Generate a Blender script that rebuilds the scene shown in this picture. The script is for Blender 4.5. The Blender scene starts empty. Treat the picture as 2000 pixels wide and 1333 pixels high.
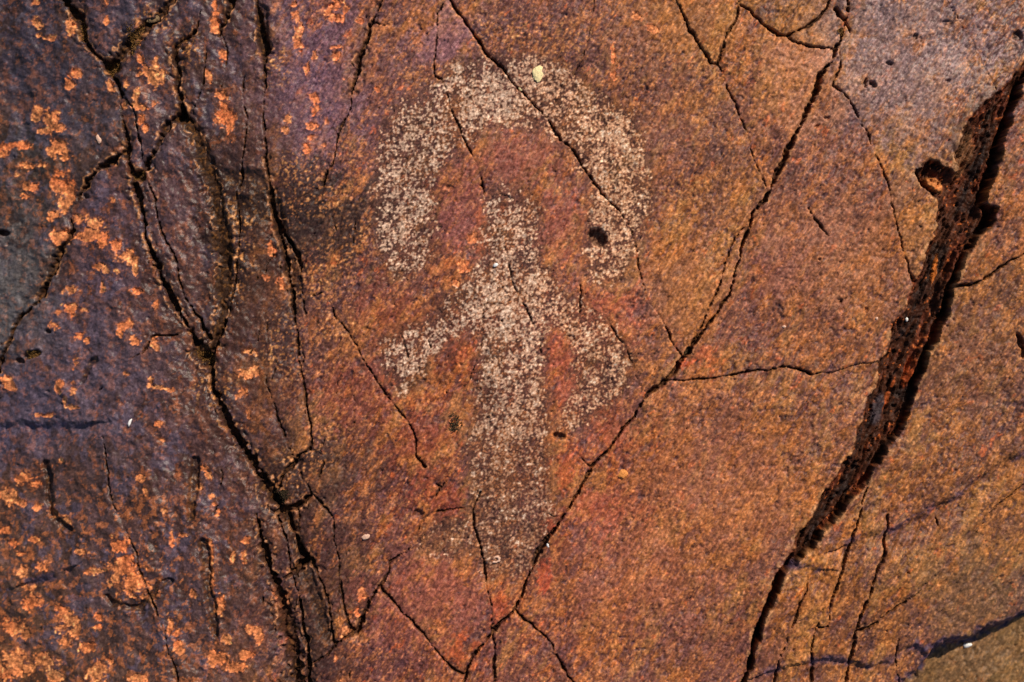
import bpy, math, random
import numpy as np
from collections import deque
from mathutils import Vector

SC = bpy.context.scene
C = SC.collection
R = math.radians
U = 0.0005            # metres per traced unit: the rock in view is one metre wide
D = 1.39              # camera height above the rock

# ------------------------------------------------------------------ camera, sky, sun, exposure
cam_d = bpy.data.cameras.new('camera'); cam = bpy.data.objects.new('camera', cam_d); C.objects.link(cam)
cam.location = (0, 0, D); cam.rotation_euler = (0, 0, 0)
cam_d.sensor_width = 36; cam_d.lens = 36 * D / 1.0
cam_d.clip_start = 0.05; cam_d.clip_end = 500
cam_d.dof.use_dof = True; cam_d.dof.focus_distance = D; cam_d.dof.aperture_fstop = 2.0
SC.camera = cam
SUN_AZ = math.atan2(0.79, 0.61); SUN_EL = R(40)
W = bpy.data.worlds.new('World'); SC.world = W; W.use_nodes = True
nt = W.node_tree; nt.nodes.clear()
sky = nt.nodes.new('ShaderNodeTexSky'); sky.sky_type = 'NISHITA'; sky.sun_disc = False
sky.sun_elevation = SUN_EL; sky.sun_rotation = math.pi / 2 - SUN_AZ
bg = nt.nodes.new('ShaderNodeBackground'); bg.inputs['Strength'].default_value = 0.075
wo = nt.nodes.new('ShaderNodeOutputWorld')
nt.links.new(sky.outputs[0], bg.inputs[0]); nt.links.new(bg.outputs[0], wo.inputs[0])
sd = bpy.data.lights.new('sun', 'SUN'); sd.energy = 5.0; sd.angle = R(0.5); sd.color = (1.0, 0.88, 0.72)
sun = bpy.data.objects.new('sun', sd); C.objects.link(sun)
sv = Vector((math.cos(SUN_AZ) * math.cos(SUN_EL), math.sin(SUN_AZ) * math.cos(SUN_EL), math.sin(SUN_EL)))
sun.rotation_euler = sv.to_track_quat('Z', 'Y').to_euler(); sun.location = sv * 5
SC.view_settings.view_transform = 'Standard'; SC.view_settings.look = 'None'
SC.view_settings.gamma = 1; SC.view_settings.use_curve_mapping = False
SC.view_settings.exposure = 0.0

# ------------------------------------------------------------------ noise
F = np.float32
def perlin(x, y, scale, seed, ang=0.0, an=1.0):
    """gradient noise, about -1..1; ang (degrees) and an stretch it along a direction"""
    if ang or an != 1.0:
        a = R(ang); c, s = math.cos(a), math.sin(a)
        u = (x * c + y * s) / (scale * an); v = (-x * s + y * c) / scale
    else:
        u = x / scale; v = y / scale
    rs = np.random.RandomState(seed); th = rs.rand(256, 256).astype(F) * F(2 * math.pi)
    gx, gy = np.cos(th).ravel(), np.sin(th).ravel()
    u = (u + 37.3 + seed * 1.7).astype(F); v = (v + 91.7 + seed * 2.3).astype(F)
    i0 = np.floor(u); j0 = np.floor(v); fu = u - i0; fv = v - j0
    i0 = i0.astype(np.int32) & 255; j0 = j0.astype(np.int32) & 255
    i1 = (i0 + 1) & 255; j1 = (j0 + 1) & 255
    def g(i, j, a, b):
        k = j * 256 + i
        return gx[k] * a + gy[k] * b
    wu = fu * fu * fu * (fu * (fu * 6 - 15) + 10); wv = fv * fv * fv * (fv * (fv * 6 - 15) + 10)
    a = g(i0, j0, fu, fv); b = g(i1, j0, fu - 1, fv)
    c_ = g(i0, j1, fu, fv - 1); d = g(i1, j1, fu - 1, fv - 1)
    return ((a + wu * (b - a)) * (1 - wv) + (c_ + wu * (d - c_)) * wv) * F(1.5)
def fbm(x, y, scale, seed, n=4, ang=0.0, an=1.0, gain=0.55):
    r = 0; A = 1.0; t = 0
    for k in range(n):
        r = r + A * perlin(x, y, scale / 2 ** k, seed + k * 7, ang, an); t += A * A; A *= gain
    return r / F(math.sqrt(t))
def ss(a, b, v):
    t = np.clip((v - a) / (b - a), 0, 1); return t * t * (3 - 2 * t)
def lin(c):
    c = np.asarray(c, dtype=F) / 255.0
    return np.where(c < 0.04045, c / 12.92, ((c + 0.055) / 1.055) ** 2.4).astype(F)

# ------------------------------------------------------------------ the sheet of points (traced units; y runs down the picture)
P_ = 1.8
def axis(n0, n1):
    core = np.arange(n0, n1 + P_ * .5, P_); out = []; s = P_; v = n1
    for k in range(110):
        s = min(s * 1.3, 5.0) if k < 80 else s * 1.34
        v += s; out.append(v)
    lo = [core[0] - (o - n1) for o in out][::-1]
    return np.concatenate([lo, core, core[-1] + (np.array(out) - n1)]).astype(F)
ax = axis(-40, 2040); ay = axis(-40, 1373)
NX, NY = len(ax), len(ay)
X, Y = np.meshgrid(ax, ay)
inside = 1 - ss(330, 800, np.maximum(np.maximum(-X, X - 2000), np.maximum(-Y, Y - 1333)))   # fine relief fades off beyond the fine mesh
# wobble shared by every traced line
WX = X + inside * (4.0 * perlin(X, Y, 48, 11) + 1.8 * perlin(X, Y, 17, 15) + 1.3 * perlin(X, Y, 6, 12))
WY = Y + inside * (4.0 * perlin(X, Y, 48, 13) + 1.8 * perlin(X, Y, 17, 16) + 1.3 * perlin(X, Y, 6, 14))

def box(x0, x1, y0, y1):
    i0, i1 = np.searchsorted(ax, [x0, x1]); j0, j1 = np.searchsorted(ay, [y0, y1])
    return slice(max(j0 - 1, 0), j1 + 1), slice(max(i0 - 1, 0), i1 + 1)

# ------------------------------------------------------------------ traced cracks: (depth factor, [(x, y, half width), ...])
FAR = 60000
CR = [
 # left network
 (1.0, [(-FAR*.2,-FAR,6),(105,-60,5),(128,0,5),(135,18,6),(152,35,8),(163,55,7),(165,75,7),(180,98,3.5),(195,115,3),(212,132,6),(222,150,5),(230,165,4),(238,185,3.5),(236,205,2.6),(240,240,3),(247,275,4),(248,292,5),(252,315,3),(262,340,7),(265,365,6),(272,395,5.5),(280,430,5),(285,460,5),(295,490,5),(308,520,5.5),(318,550,5.5),(335,580,5),(352,610,5.5),(365,635,5),(380,660,6),(392,685,12),(402,705,13),(412,732,5)]),
 (0.6, [(218,130,9),(240,95,8),(262,70,8),(282,50,7),(305,38,6),(318,20,6),(335,0,6),(352,-30,6),(420,-FAR,7)]),
 (0.8, [(232,168,3),(248,195,2.6),(262,220,2.2),(268,255,2.2),(277,290,2.2),(284,320,2.4),(276,342,5)]),
 (1.0, [(357,225,6),(332,238,5),(315,270,4.2),(300,300,5),(287,322,6),(270,346,8)]),
 (0.9, [(395,20,2),(385,55,3),(378,66,4),(360,80,4),(345,88,4),(341,110,5),(347,135,3.6),(345,165,4),(352,195,5),(357,225,8)]),
 (0.2,[(357,228,9),(372,250,8),(385,275,8),(398,315,9),(412,350,9),(424,400,12),(432,450,16),(438,500,17),(436,550,15),(437,600,9),(430,640,8),(412,690,9)]),
 (1.0, [(458,-30,4),(455,0,5),(447,20,4.5),(438,45,4.5),(431,60,3.5),(428,72,2)]),
 (0.8, [(432,62,1.6),(444,100,1.6),(440,140,1.6),(432,168,1.6)]),
 (0.9, [(478,150,1.8),(476,200,2.2),(483,230,2.8),(480,270,2.4),(472,310,2.8),(473,345,2.8),(460,372,2.4),(466,410,2),(468,444,2.2),(465,500,2.2),(461,550,2.4),(455,580,2.4),(447,610,3),(438,640,4),(425,662,5),(412,692,7)]),
 (0.8, [(404,98,2.2),(400,140,2),(392,180,2),(378,210,2),(371,232,2)]),
 (0.9, [(284,345,2.2),(293,370,2.2),(303,390,2.6),(308,430,2.2),(315,450,2),(330,480,2.4),(345,520,3),(352,555,3),(365,585,3.2),(380,610,3.2),(393,622,3.4),(396,640,4.4),(406,656,5)]),
 (1.0, [(250,291,4),(232,302,3),(215,315,5),(205,322,6),(193,330,3),(178,348,4),(165,370,5),(155,387,4),(147,400,2.2),(136,430,2),(140,452,3.5),(125,480,3.5),(112,510,4),(95,545,3.5),(80,575,5),(60,598,4),(40,620,4),(25,650,3.5),(10,685,4),(0,712,6),(-30,780,7),(-FAR,FAR*.4,7)]),
 (1.0, [(412,732,4),(418,755,6),(428,790,6),(443,820,8),(455,845,9),(468,862,8),(485,888,8),(500,915,9),(518,945,12),(535,972,16),(552,1004,12)]),
 (0.9, [(430,662,3),(440,638,3.5),(447,612,3)]),
 (1.0, [(500,1005,2),(506,1030,6),(515,1070,8),(527,1110,9),(540,1150,10),(552,1190,12),(562,1230,14),(574,1280,15),(585,1333,16),(596,1400,16),(700,FAR,16)]),
 (1.1, [(545,1008,5),(555,1045,3.5),(562,1080,3),(568,1115,3.5),(580,1150,3),(590,1200,3),(598,1250,3.5),(602,1295,4),(607,1340,4),(625,1410,4),(800,FAR,5)]),
 (1.0, [(562,1006,5),(572,1040,4),(582,1062,5),(592,1080,6),(606,1095,4),(620,1115,3.5),(632,1145,3),(640,1175,3),(648,1205,3),(654,1240,3),(656,1262,3)]),
 (1.2, [(600,1094,6),(586,1102,9),(574,1118,7),(556,1128,2),(540,1138,1.5)]),
 (1.0, [(544,965,5),(553,935,4),(563,915,4),(582,893,3.5),(604,878,2.5)]),
 (0.9, [(560,998,6),(590,982,4),(606,968,4),(601,955,2.4),(593,935,2.4),(586,922,2.4)]),
 (0.8, [(606,962,3),(625,978,3),(640,992,3),(652,1012,2.6),(656,1060,2.2),(662,1100,2.2),(665,1140,2.4),(671,1180,2.4),(680,1215,2.6),(688,1238,4)]),
 (1.0, [(740,1145,4.5),(727,1168,4),(710,1202,4.5),(695,1235,5),(676,1247,3),(655,1260,2.8),(640,1275,2.4),(620,1288,2),(603,1296,2)]),
 (0.9, [(743,1145,4),(752,1133,3),(760,1115,2.6),(761,1100,4),(775,1087,3.2),(795,1077,2),(812,1062,1.4),(832,1045,1)]),
 (0.9, [(745,1147,4),(760,1167,3),(780,1190,3),(805,1212,2.6),(830,1240,3),(850,1265,2),(866,1287,2.6),(885,1307,3),(905,1322,3)]),
 # crack five of the upper left, the long one beside the arch, small twigs
 (0.9, [(480,-FAR,3),(500,-40,3),(503,10,2.4),(507,40,5),(514,75,8),(519,100,9),(516,125,4),(516,150,3),(514,200,2.6),(516,260,3),(520,310,3.5),(525,350,3),(531,395,4),(540,430,6),(546,460,6),(555,500,6),(563,540,6),(571,580,6),(575,620,3.2),(580,660,3),(585,700,3.2),(592,750,3),(600,790,3),(605,830,3),(607,878,3)]),
 (0.9, [(552,444,4),(570,480,4),(580,500,3.5),(587,540,3.5),(592,575,3),(597,620,1.8),(604,662,1.2)]),
 (0.9, [(592,582,2.4),(610,575,2.6),(632,573,2.2),(645,595,2),(660,622,2.2),(680,650,2),(700,680,2.2),(716,712,2.2),(735,745,3),(752,772,3.2),(775,797,2.6),(790,815,2),(805,840,1.8),(812,862,2.2),(815,890,2),(828,912,3)]),
 (0.8, [(520,735,1.5),(530,775,1.8),(540,812,2.4),(552,842,2.4),(562,868,2.8),(570,890,2.4)]),
 (0.7, [(583,845,1.6),(575,868,1.8),(569,888,1.8)]),
 (1.0, [(760,-FAR,4),(752,-30,4),(745,0,3.6),(735,30,4),(722,55,4.5),(712,90,4.5),(700,120,4.5),(694,150,4),(688,180,3.6),(683,210,3),(672,233,3.2),(660,260,2.6),(657,290,2.6),(650,315,2.6),(640,332,3),(632,362,2.6)]),
 (0.5, [(632,362,1.8),(610,378,1.4),(580,392,1.2),(545,405,1.2),(532,400,1.5)]),
 (0.8, [(724,50,2.6),(738,48,2.6),(754,52,2.2)]),
 # cracks through the carving
 (1.1, [(800,-FAR,4),(860,-40,4),(880,0,4),(890,15,3.2),(905,40,3.2),(925,65,3.2),(945,95,3.4),(960,113,3.4),(985,140,3.2),(1000,157,3.2),(1020,180,3.6),(1040,202,3.6),(1060,220,3.8),(1080,247,4),(1095,270,3.8),(1115,290,3.6),(1140,325,3.8),(1160,355,3.8),(1180,380,3.2),(1195,400,2.4),(1215,420,2.2),(1235,447,2.4),(1243,480,2.2),(1245,505,2),(1250,540,2.2),(1258,565,2.4),(1268,590,1.6),(1290,617,1.6),(1300,640,2),(1308,665,2),(1322,682,2.4),(1334,700,3)]),
 (0.8, [(868,2,2.4),(855,28,2.2),(850,80,2),(848,120,2),(848,150,2),(860,155,2.2),(870,175,2),(880,210,2),(893,240,2),(910,275,2),(920,300,1.4),(932,330,1.2),(940,352,1.6),(945,380,1.4),(965,430,1.8),(980,470,1.8),(990,510,1.8),(1000,545,2),(1015,585,2),(1035,620,2.2),(1052,658,2.2),(1058,690,1.4)]),
 (0.6, [(848,150,1.6),(845,200,1.4),(842,250,1)]),
 (0.7, [(943,590,1.2),(945,640,1.4),(938,680,1.4),(925,720,1.4),(912,760,1.2),(905,800,1.2)]),
 (0.7, [(1160,0,1.2),(1155,40,1.2),(1147,80,1.2),(1137,120,1.6),(1120,150,2),(1098,180,1.6),(1082,202,1.2)]),
 (0.5, [(1325,80,1.1),(1290,105,1.2),(1260,128,1.2),(1225,152,1.2)]),
 (0.8, [(1165,590,1.2),(1185,620,1.4),(1205,655,1.6),(1225,690,1.8),(1240,725,1.8),(1252,765,1.8),(1262,770,2)]),
 (0.8, [(1137,550,2),(1134,570,2.4),(1131,592,2.6),(1130,612,1.6)]),
 # long crack right of the carving
 (1.25, [(1690,-FAR,3),(1662,-30,3),(1658,8,3),(1655,30,3),(1648,52,3.4),(1640,80,4.5),(1633,95,5.5),(1624,120,4),(1612,138,5),(1603,152,7),(1595,175,7),(1582,208,5.5),(1568,238,6),(1552,268,6.5),(1540,292,6),(1528,320,5.5),(1514,345,5.5),(1505,375,6),(1496,392,6),(1480,405,6),(1470,415,6),(1464,440,4),(1452,478,3),(1441,510,3),(1432,545,3),(1423,577,2.6),(1402,608,2.8),(1384,635,3.6),(1368,658,5),(1350,682,7),(1334,700,8),(1312,732,6),(1290,754,8.5),(1270,768,6),(1255,785,3.5),(1240,812,3.4),(1220,836,3.4),(1195,870,3.4),(1172,893,3.4),(1155,912,3),(1140,943,2.8),(1120,975,3),(1100,1008,3.2),(1080,1040,3.4),(1060,1065,6),(1048,1085,6),(1038,1110,4),(1026,1145,4),(1018,1165,4),(1005,1187,3.4),(980,1215,3.2),(965,1232,5),(945,1255,3.6),(925,1285,3.4),(910,1310,4),(904,1340,4),(900,1400,4),(700,FAR*.9,4)]),
 (0.9, [(1474,410,3),(1456,440,1.8),(1438,462,1.8),(1427,480,2),(1415,520,2.2),(1405,552,2.6),(1395,578,2.6),(1385,605,2.6),(1374,632,3),(1352,672,3)]),
 (1.1, [(1635,18,5),(1640,28,8),(1650,44,5),(1662,62,3)]),
 (1.0, [(1440,8,2.4),(1460,18,2),(1480,35,3.4),(1500,50,4),(1518,66,5),(1532,73,4),(1560,60,3),(1580,50,3.4),(1600,35,3.4),(1612,18,4.5),(1618,3,3.5),(1640,-40,3),(1662,-45,2)]),
 (0.8, [(1534,72,3.4),(1548,82,3),(1570,88,2.2),(1600,90,2),(1628,93,2.4)]),
 (0.9, [(1300,-FAR,2),(1312,-30,2),(1322,0,2.4),(1335,30,2.8),(1346,58,3),(1362,78,2.2),(1380,108,2.4),(1390,124,2.2),(1402,126,2),(1412,145,1.8),(1425,178,2.2),(1437,208,4),(1447,232,2),(1458,262,2.2),(1470,297,2.2),(1480,322,1.8),(1490,350,1.8),(1500,376,2)]),
 (0.8, [(1445,-FAR,2),(1442,0,2),(1435,40,3),(1420,66,3.4),(1413,92,3),(1403,124,2.4)]),
 (0.9, [(1640,85,1.6),(1640,130,2.2),(1629,165,2),(1645,182,2.2),(1665,207,3),(1685,242,2.8),(1700,272,2.4),(1715,310,2),(1730,347,2),(1740,390,1.8),(1752,432,1.8),(1759,470,2.2),(1766,500,3.6),(1776,527,3),(1788,548,4)]),
 (0.6, [(1810,-FAR,1.2),(1850,0,1.4),(1875,42,1.4),(1895,70,1.4),(1915,107,1.3),(1930,142,1.2),(1948,176,1.3)]),
 (0.9, [(1298,744,2.2),(1330,743,1.8),(1370,740,2),(1410,735,1.6),(1450,727,2),(1500,722,1.6),(1535,716,2),(1560,719,2.8),(1585,731,3.4),(1598,730,2),(1622,726,1.5),(1652,716,1.5),(1682,708,1.3),(1718,706,1.6)]),
 (0.7, [(1532,500,1),(1540,530,1.3),(1552,558,1.8),(1566,582,1.4)]),
 (0.6, [(1532,520,.9),(1535,620,.9),(1536,708,1.3)]),
 (0.8, [(1580,408,3),(1592,430,2.2),(1605,448,2),(1620,465,1.4)]),
 (0.6, [(1698,530,1),(1678,560,1.3),(1660,580,1.6),(1640,592,1.6)]),
 (1.0, [(1865,563,3.4),(1895,558,3),(1920,545,4),(1945,530,4),(1970,511,3.4),(2000,497,3.4),(2050,470,4),(FAR,-FAR*.2,4)]),
 (1.0, [(1705,925,4),(1697,940,3.6),(1690,970,3.2),(1681,1010,3.6),(1665,1050,3.2),(1652,1082,3.6),(1645,1110,3),(1630,1160,3),(1620,1195,2.8),(1614,1226,3),(1600,1229,2)]),
 (1.0, [(1741,975,1.4),(1735,1005,2.4),(1732,1040,3),(1728,1082,3.2),(1715,1120,3),(1700,1160,3),(1685,1200,3.2),(1673,1232,3.6),(1665,1265,3.6),(1658,1300,3.2),(1652,1345,4),(1640,1420,4),(1500,FAR,4)]),
 (0.9, [(1582,1122,1.5),(1576,1155,2),(1562,1178,2.4),(1550,1215,2.6),(1537,1250,2.4),(1525,1282,2.6),(1518,1310,3),(1512,1350,3)]),
 (0.9, [(1606,1190,1.8),(1598,1220,2.2),(1590,1250,2.4),(1580,1275,3.6),(1588,1300,3.6),(1583,1345,3.2),(1560,1400,3),(1500,1450,3)]),
 (0.9, [(1806,1142,1.5),(1785,1168,2),(1755,1188,3.4),(1722,1210,2.2),(1700,1225,4.5),(1674,1233,4)]),
 (0.6, [(2000,948,1.6),(1960,977,2),(1935,1006,1.4),(1900,1045,1.2),(1870,1080,1.2),(1842,1108,1)]),
 (0.6, [(2000,728,1.2),(1975,745,1.6),(1950,765,1.2),(1925,780,1)]),
 (0.8, [(1757,1248,1.5),(1753,1280,2.4),(1757,1345,2.4)]),
 (1.0, [(1826,1000,2.4),(1834,1028,3.2)]),
 (0.8, [(1803,938,1.6),(1808,952,1.6)]),
 # lower middle
 (0.9, [(938,963,2.2),(930,985,4),(925,1000,3.6),(926,1030,3),(933,1052,4.5),(939,1078,4),(946,1100,3),(950,1140,3.4),(955,1165,2),(960,1200,1.8),(963,1236,4),(966,1268,4.5),(964,1340,4),(960,1400,4),(930,FAR,4)]),
 (0.8, [(925,993,2),(880,997,1.8),(842,1001,2),(833,1008,2.4),(822,1025,1.6),(816,1040,1.4)]),
 (0.8, [(850,945,1.6),(862,950,2.8),(848,975,1.8),(836,1000,2)]),
 (0.6, [(862,950,1.6),(872,930,1.2),(880,912,1)]),
 (1.0, [(1005,1187,3),(1020,1205,3),(1050,1230,3.2),(1068,1250,3),(1085,1280,2.6),(1098,1300,4),(1122,1338,3),(1150,1400,3),(1400,FAR,3)]),
 (0.8, [(1124,885,1),(1138,898,1.6),(1152,914,2)]),
 (0.6, [(1060,1002,1.4),(1075,1008,1.8),(1098,1004,1.4)]),
 (0.8, [(752,530,1.2),(760,565,2),(768,595,2.4),(774,618,1.6)]),
 (0.7, [(784,650,2),(790,680,2.4),(797,712,1.6)]),
 (0.7, [(866,740,2),(873,768,1.6)]),
 (0.8, [(836,655,2.2),(843,678,2)]),
 (0.8, [(980,630,2.2),(992,645,2),(1002,656,2)]),
 # left field
 (0.7, [(196,828,1),(203,860,2),(208,890,2),(213,930,2.2),(217,970,2),(228,1000,2.4),(242,1030,2.4),(255,1060,2),(268,1095,2.6),(280,1130,2.6),(291,1165,3.4),(305,1190,2.6),(320,1230,2.6),(330,1270,2.4),(345,1325,3),(352,1380,3),(300,FAR,3)]),
 (0.8, [(368,642,1.8),(345,654,2),(310,655,2),(295,658,2.2),(289,675,2),(275,692,2),(245,704,1.4)]),
 (0.6, [(200,756,1.6),(180,772,1.4),(168,780,1)]),
 (0.8, [(290,514,2.4),(308,520,3)]),
]
_r = random.Random(12)
for _ in range(34):                                       # hairline twigs of the left-hand crack network
    x_, y_ = _r.uniform(400, 700), _r.uniform(300, 1290); p_ = [(x_, y_, .9)]
    for _k in range(_r.randint(2, 4)):
        x_ += _r.uniform(-13, 9); y_ += _r.uniform(14, 32); p_.append((x_, y_, _r.uniform(1.1, 2.0)))
    CR.append((.7, p_))
# ledges: the ground drops by h on the right-hand side of the line; (h, soft width, points)
LEDGE = [
 (10, 9, [(165,826),(90,832),(40,826),(-60,838)]),
 (-8, 8, [(60,1138),(95,1128),(128,1112)]),
 (11, 9, [(2080,868),(2000,888),(1970,895),(1920,932),(1880,963),(1830,990),(1785,1016),(1760,1030),(1730,1040),(1690,1045),(1655,1062)]),
 (5,  4, [(1600,1110),(1570,1106),(1548,1108)]),
]
# broad brown-floored hollows on the left: (depth, half width, points)
TROUGH = [
 (10, 20, [(357,228),(385,275),(410,340),(432,440),(438,520),(436,600)]),
 (8, 24, [(450,350),(500,350),(520,420),(470,400)]),
 (9, 14, [(540,400),(560,480),(580,560)]),
 (10, 16, [(512,20),(518,100)]),
 (8, 14, [(290,50),(225,125)]),
 (10, 16, [(565,1020),(600,1120),(640,1240)]),
 (9, 8, [(205,1166),(222,1178),(242,1186),(270,1186),(292,1168),(310,1147),(332,1136)]),
 (8, 7, [(190,700),(170,720),(160,745)]),
 (13, 11, [(395,1060),(402,1110),(412,1180),(420,1240)]),  # dark tone of these last three paints the shadow beside the orange stripes
 (11, 11, [(380,900),(378,960),(372,1010)]),
 (12, 10, [(88,905),(95,960),(105,1010),(130,1035)]),
]

def seg_dist(poly, reach, warp=True, third=True):
    """distance to a polyline, interpolated third value and signed side, only near the line"""
    dist = np.full(X.shape, 1e9, F); val = np.zeros(X.shape, F); side = np.zeros(X.shape, F)
    for a, b in zip(poly[:-1], poly[1:]):
        m = reach + 14
        sl = box(min(a[0], b[0]) - m, max(a[0], b[0]) + m, min(a[1], b[1]) - m, max(a[1], b[1]) + m)
        wx = WX[sl] if warp else X[sl]; wy = WY[sl] if warp else Y[sl]
        dx, dy = b[0] - a[0], b[1] - a[1]; L2 = dx * dx + dy * dy
        t = np.clip(((wx - a[0]) * dx + (wy - a[1]) * dy) / L2, 0, 1)
        ex = wx - (a[0] + t * dx); ey = wy - (a[1] + t * dy)
        d = np.sqrt(ex * ex + ey * ey); old = dist[sl]; k = d < old
        dist[sl] = np.where(k, d, old)
        if third: val[sl] = np.where(k, a[2] + t * (b[2] - a[2]), val[sl])
        side[sl] = np.where(k, np.sign(ex * dy - ey * dx), side[sl])
    return dist, val, side

def poly_sdf(pts, soft_sl=None):
    """signed distance to a closed outline (negative inside)"""
    xs = [p[0] for p in pts]; ys = [p[1] for p in pts]
    sl = box(min(xs) - 70, max(xs) + 70, min(ys) - 70, max(ys) + 70)
    wx, wy = WX[sl], WY[sl]
    d2 = np.full(wx.shape, 1e9, F); ins = np.zeros(wx.shape, bool)
    for (x0, y0), (x1, y1) in zip(pts, pts[1:] + pts[:1]):
        dx, dy = x1 - x0, y1 - y0
        t = np.clip(((wx - x0) * dx + (wy - y0) * dy) / (dx * dx + dy * dy), 0, 1)
        d2 = np.minimum(d2, (wx - x0 - t * dx) ** 2 + (wy - y0 - t * dy) ** 2)
        if dy: ins ^= ((y0 > wy) != (y1 > wy)) & (wx < (x1 - x0) * (wy - y0) / (y1 - y0) + x0)
    s = np.sqrt(d2); s[ins] *= -1
    out = np.full(X.shape, 1e3, F); out[sl] = s
    return out

def blob(cx, cy, rx, ry, ang=0):
    """1 at the centre, 0 at the rim and beyond, only near the spot"""
    m = max(rx, ry) * 1.1 + 12
    sl = box(cx - m, cx + m, cy - m, cy + m)
    a = R(ang); u = (WX[sl] - cx) * math.cos(a) + (WY[sl] - cy) * math.sin(a); v = -(WX[sl] - cx) * math.sin(a) + (WY[sl] - cy) * math.cos(a)
    return sl, np.clip(1 - np.sqrt((u / rx) ** 2 + (v / ry) ** 2), -1, 1)

# ------------------------------------------------------------------ carving outlines
ARCH = [(755,535),(740,490),(733,430),(732,370),(740,310),(752,260),(780,205),(820,178),(860,155),(900,128),(950,108),(1000,112),(1060,110),(1110,140),(1150,168),(1190,190),(1230,225),(1255,270),(1268,330),(1270,390),(1258,440),(1240,490),(1228,530),(1200,555),(1165,552),(1145,525),(1140,480),(1148,440),(1155,390),(1145,340),(1110,290),(1060,255),(1000,240),(950,246),(910,275),(880,310),(850,350),(840,400),(845,450),(850,500),(830,530),(790,545)]
FIG = [(985,345),(962,380),(945,420),(945,480),(938,530),(900,560),(860,590),(820,630),(790,650),(750,655),(745,700),(755,740),(790,775),(820,745),(845,700),(880,662),(915,640),(935,665),(940,720),(925,780),(915,840),(915,900),(925,960),(905,1015),(860,1022),(815,1052),(830,1080),(880,1085),(925,1072),(945,1116),(1000,1124),(1050,1104),(1062,1078),(1075,1020),(1075,950),(1070,870),(1065,800),(1058,740),(1056,690),(1055,650),(1090,638),(1112,662),(1130,700),(1125,760),(1100,800),(1080,830),(1100,850),(1130,840),(1170,810),(1210,770),(1227,720),(1215,670),(1190,630),(1150,600),(1110,580),(1080,550),(1050,520),(1048,470),(1055,420),(1040,385),(1010,360)]
FIS = [(2060,40),(2000,118),(1980,150),(1962,170),(1938,190),(1905,215),(1880,250),(1866,300),(1868,330),(1845,322),(1815,308),(1790,325),(1782,335),(1800,360),(1822,378),(1832,400),(1832,440),(1820,470),(1805,510),(1785,548),(1778,580),(1762,612),(1742,630),(1738,662),(1730,692),(1714,722),(1710,760),(1690,775),(1684,820),(1674,852),(1662,885),(1636,925),(1608,962),(1585,1010),(1556,1050),(1534,1088),(1520,1112),(1508,1142),(1488,1200),(1476,1240),(1458,1300),(1446,1340),(1430,1400),(1446,1402),(1456,1340),(1470,1300),(1488,1245),(1500,1205),(1520,1158),(1540,1118),(1568,1092),(1592,1070),(1612,1045),(1642,1008),(1668,970),(1702,932),(1724,896),(1745,868),(1772,830),(1785,790),(1800,740),(1815,700),(1837,650),(1856,610),(1866,565),(1880,530),(1895,490),(1915,460),(1947,440),(1955,405),(1925,398),(1936,360),(1952,320),(1962,280),(1976,240),(1992,190),(2004,150),(2070,80)]

sdA = poly_sdf(ARCH); sdF = poly_sdf(FIG)
_wx, _wy = WX, WY
WX = X + .9 * (WX - X); WY = Y + .9 * (WY - Y)
sdC = poly_sdf(FIS); sdC = sdC + (5 * perlin(X, Y, 34, 17) + 2.5 * perlin(X, Y, 12, 18)) * (sdC < 60)
SLOT = [(2066,60),(2000,160),(1984,200),(1970,245),(1956,285),(1944,325),(1930,362),(1922,395),(1938,425),(1908,460),(1888,492),(1873,530),(1859,567),(1849,610),(1830,650),(1808,700),(1793,740),(1778,790),(1768,815),(1752,848),(1718,895),(1695,932),(1660,970),(1634,1008),(1603,1045),(1583,1070),(1560,1092),(1532,1115),(1512,1160),(1492,1205),(1480,1245),(1462,1300),(1450,1340)]
WX, WY = _wx, _wy

# ------------------------------------------------------------------ large shape of the rock
z_low = (-110 * ss(330, -150, X) - 90 * ss(0, 1, (X - 1560) / 560 + (Y - 1000) / 560 - .42)
         - 40 * ss(1750, 2150, X) * ss(500, -50, Y)).astype(F)
z_low += 10 * fbm(X, Y, 520, 5, 2)
Z = z_low.copy()
wl = ss(640, 420, X + 40 * perlin(X, Y, 160, 21))            # how far the lumpy left-hand rock reaches
n300 = perlin(X, Y, 170, 31)
Z += inside * (4 * n300 + wl * (6.5 * fbm(X, Y, 60, 33, 3, 80, 1.8) + 2.2 * fbm(X, Y, 19, 36, 3, 35, 1.7)) + (1 - wl) * 5.5 * fbm(X, Y, 62, 40, 4, -57, 3.0))
rdg = 1 - np.abs(perlin(X, Y, 34, 45, -40, 2.0)) * 2; Z += inside * wl * 1.6 * rdg * ss(.2, 1, rdg)
# flow-line grain on the right-hand rock, rising to the right
stri = fbm(X, Y, 10, 50, 3, -56, 4.5)
Z += inside * (1 - wl) * (3.3 * stri) * (1 - .5 * ss(0, 1, perlin(X, Y, 120, 55) + .3))
grain = perlin(X, Y, 4.2, 60); grain2 = perlin(X, Y, 7.5, 61); grain3 = perlin(X, Y, 13, 62)
Z += inside * (0.60 * grain + 0.75 * grain2 + 0.7 * grain3)
# little pits
pit = ss(0.62, 0.95, perlin(X, Y, 13, 70) + .25 * grain)
Z -= inside * pit * 2.6

# ledges
def drop_line(h, soft, pts, fade=60):
    global Z
    d, _, s = seg_dist(pts, fade + 10, third=False)
    near = d < 1e8
    Z -= np.where(near, h * ss(-soft, soft, d * s) * ss(fade, 8, d) , 0)
for h, soft, pts in LEDGE: drop_line(h, soft, pts)
step_shade = np.zeros(X.shape, F)                             # bluish sky-lit shade, painted on the fronts of the small steps
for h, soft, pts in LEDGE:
    d, _, _ = seg_dist(pts, 20, third=False); step_shade = np.maximum(step_shade, ss(13, 3, d + 3 * grain3 + 2 * grain2))
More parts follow.
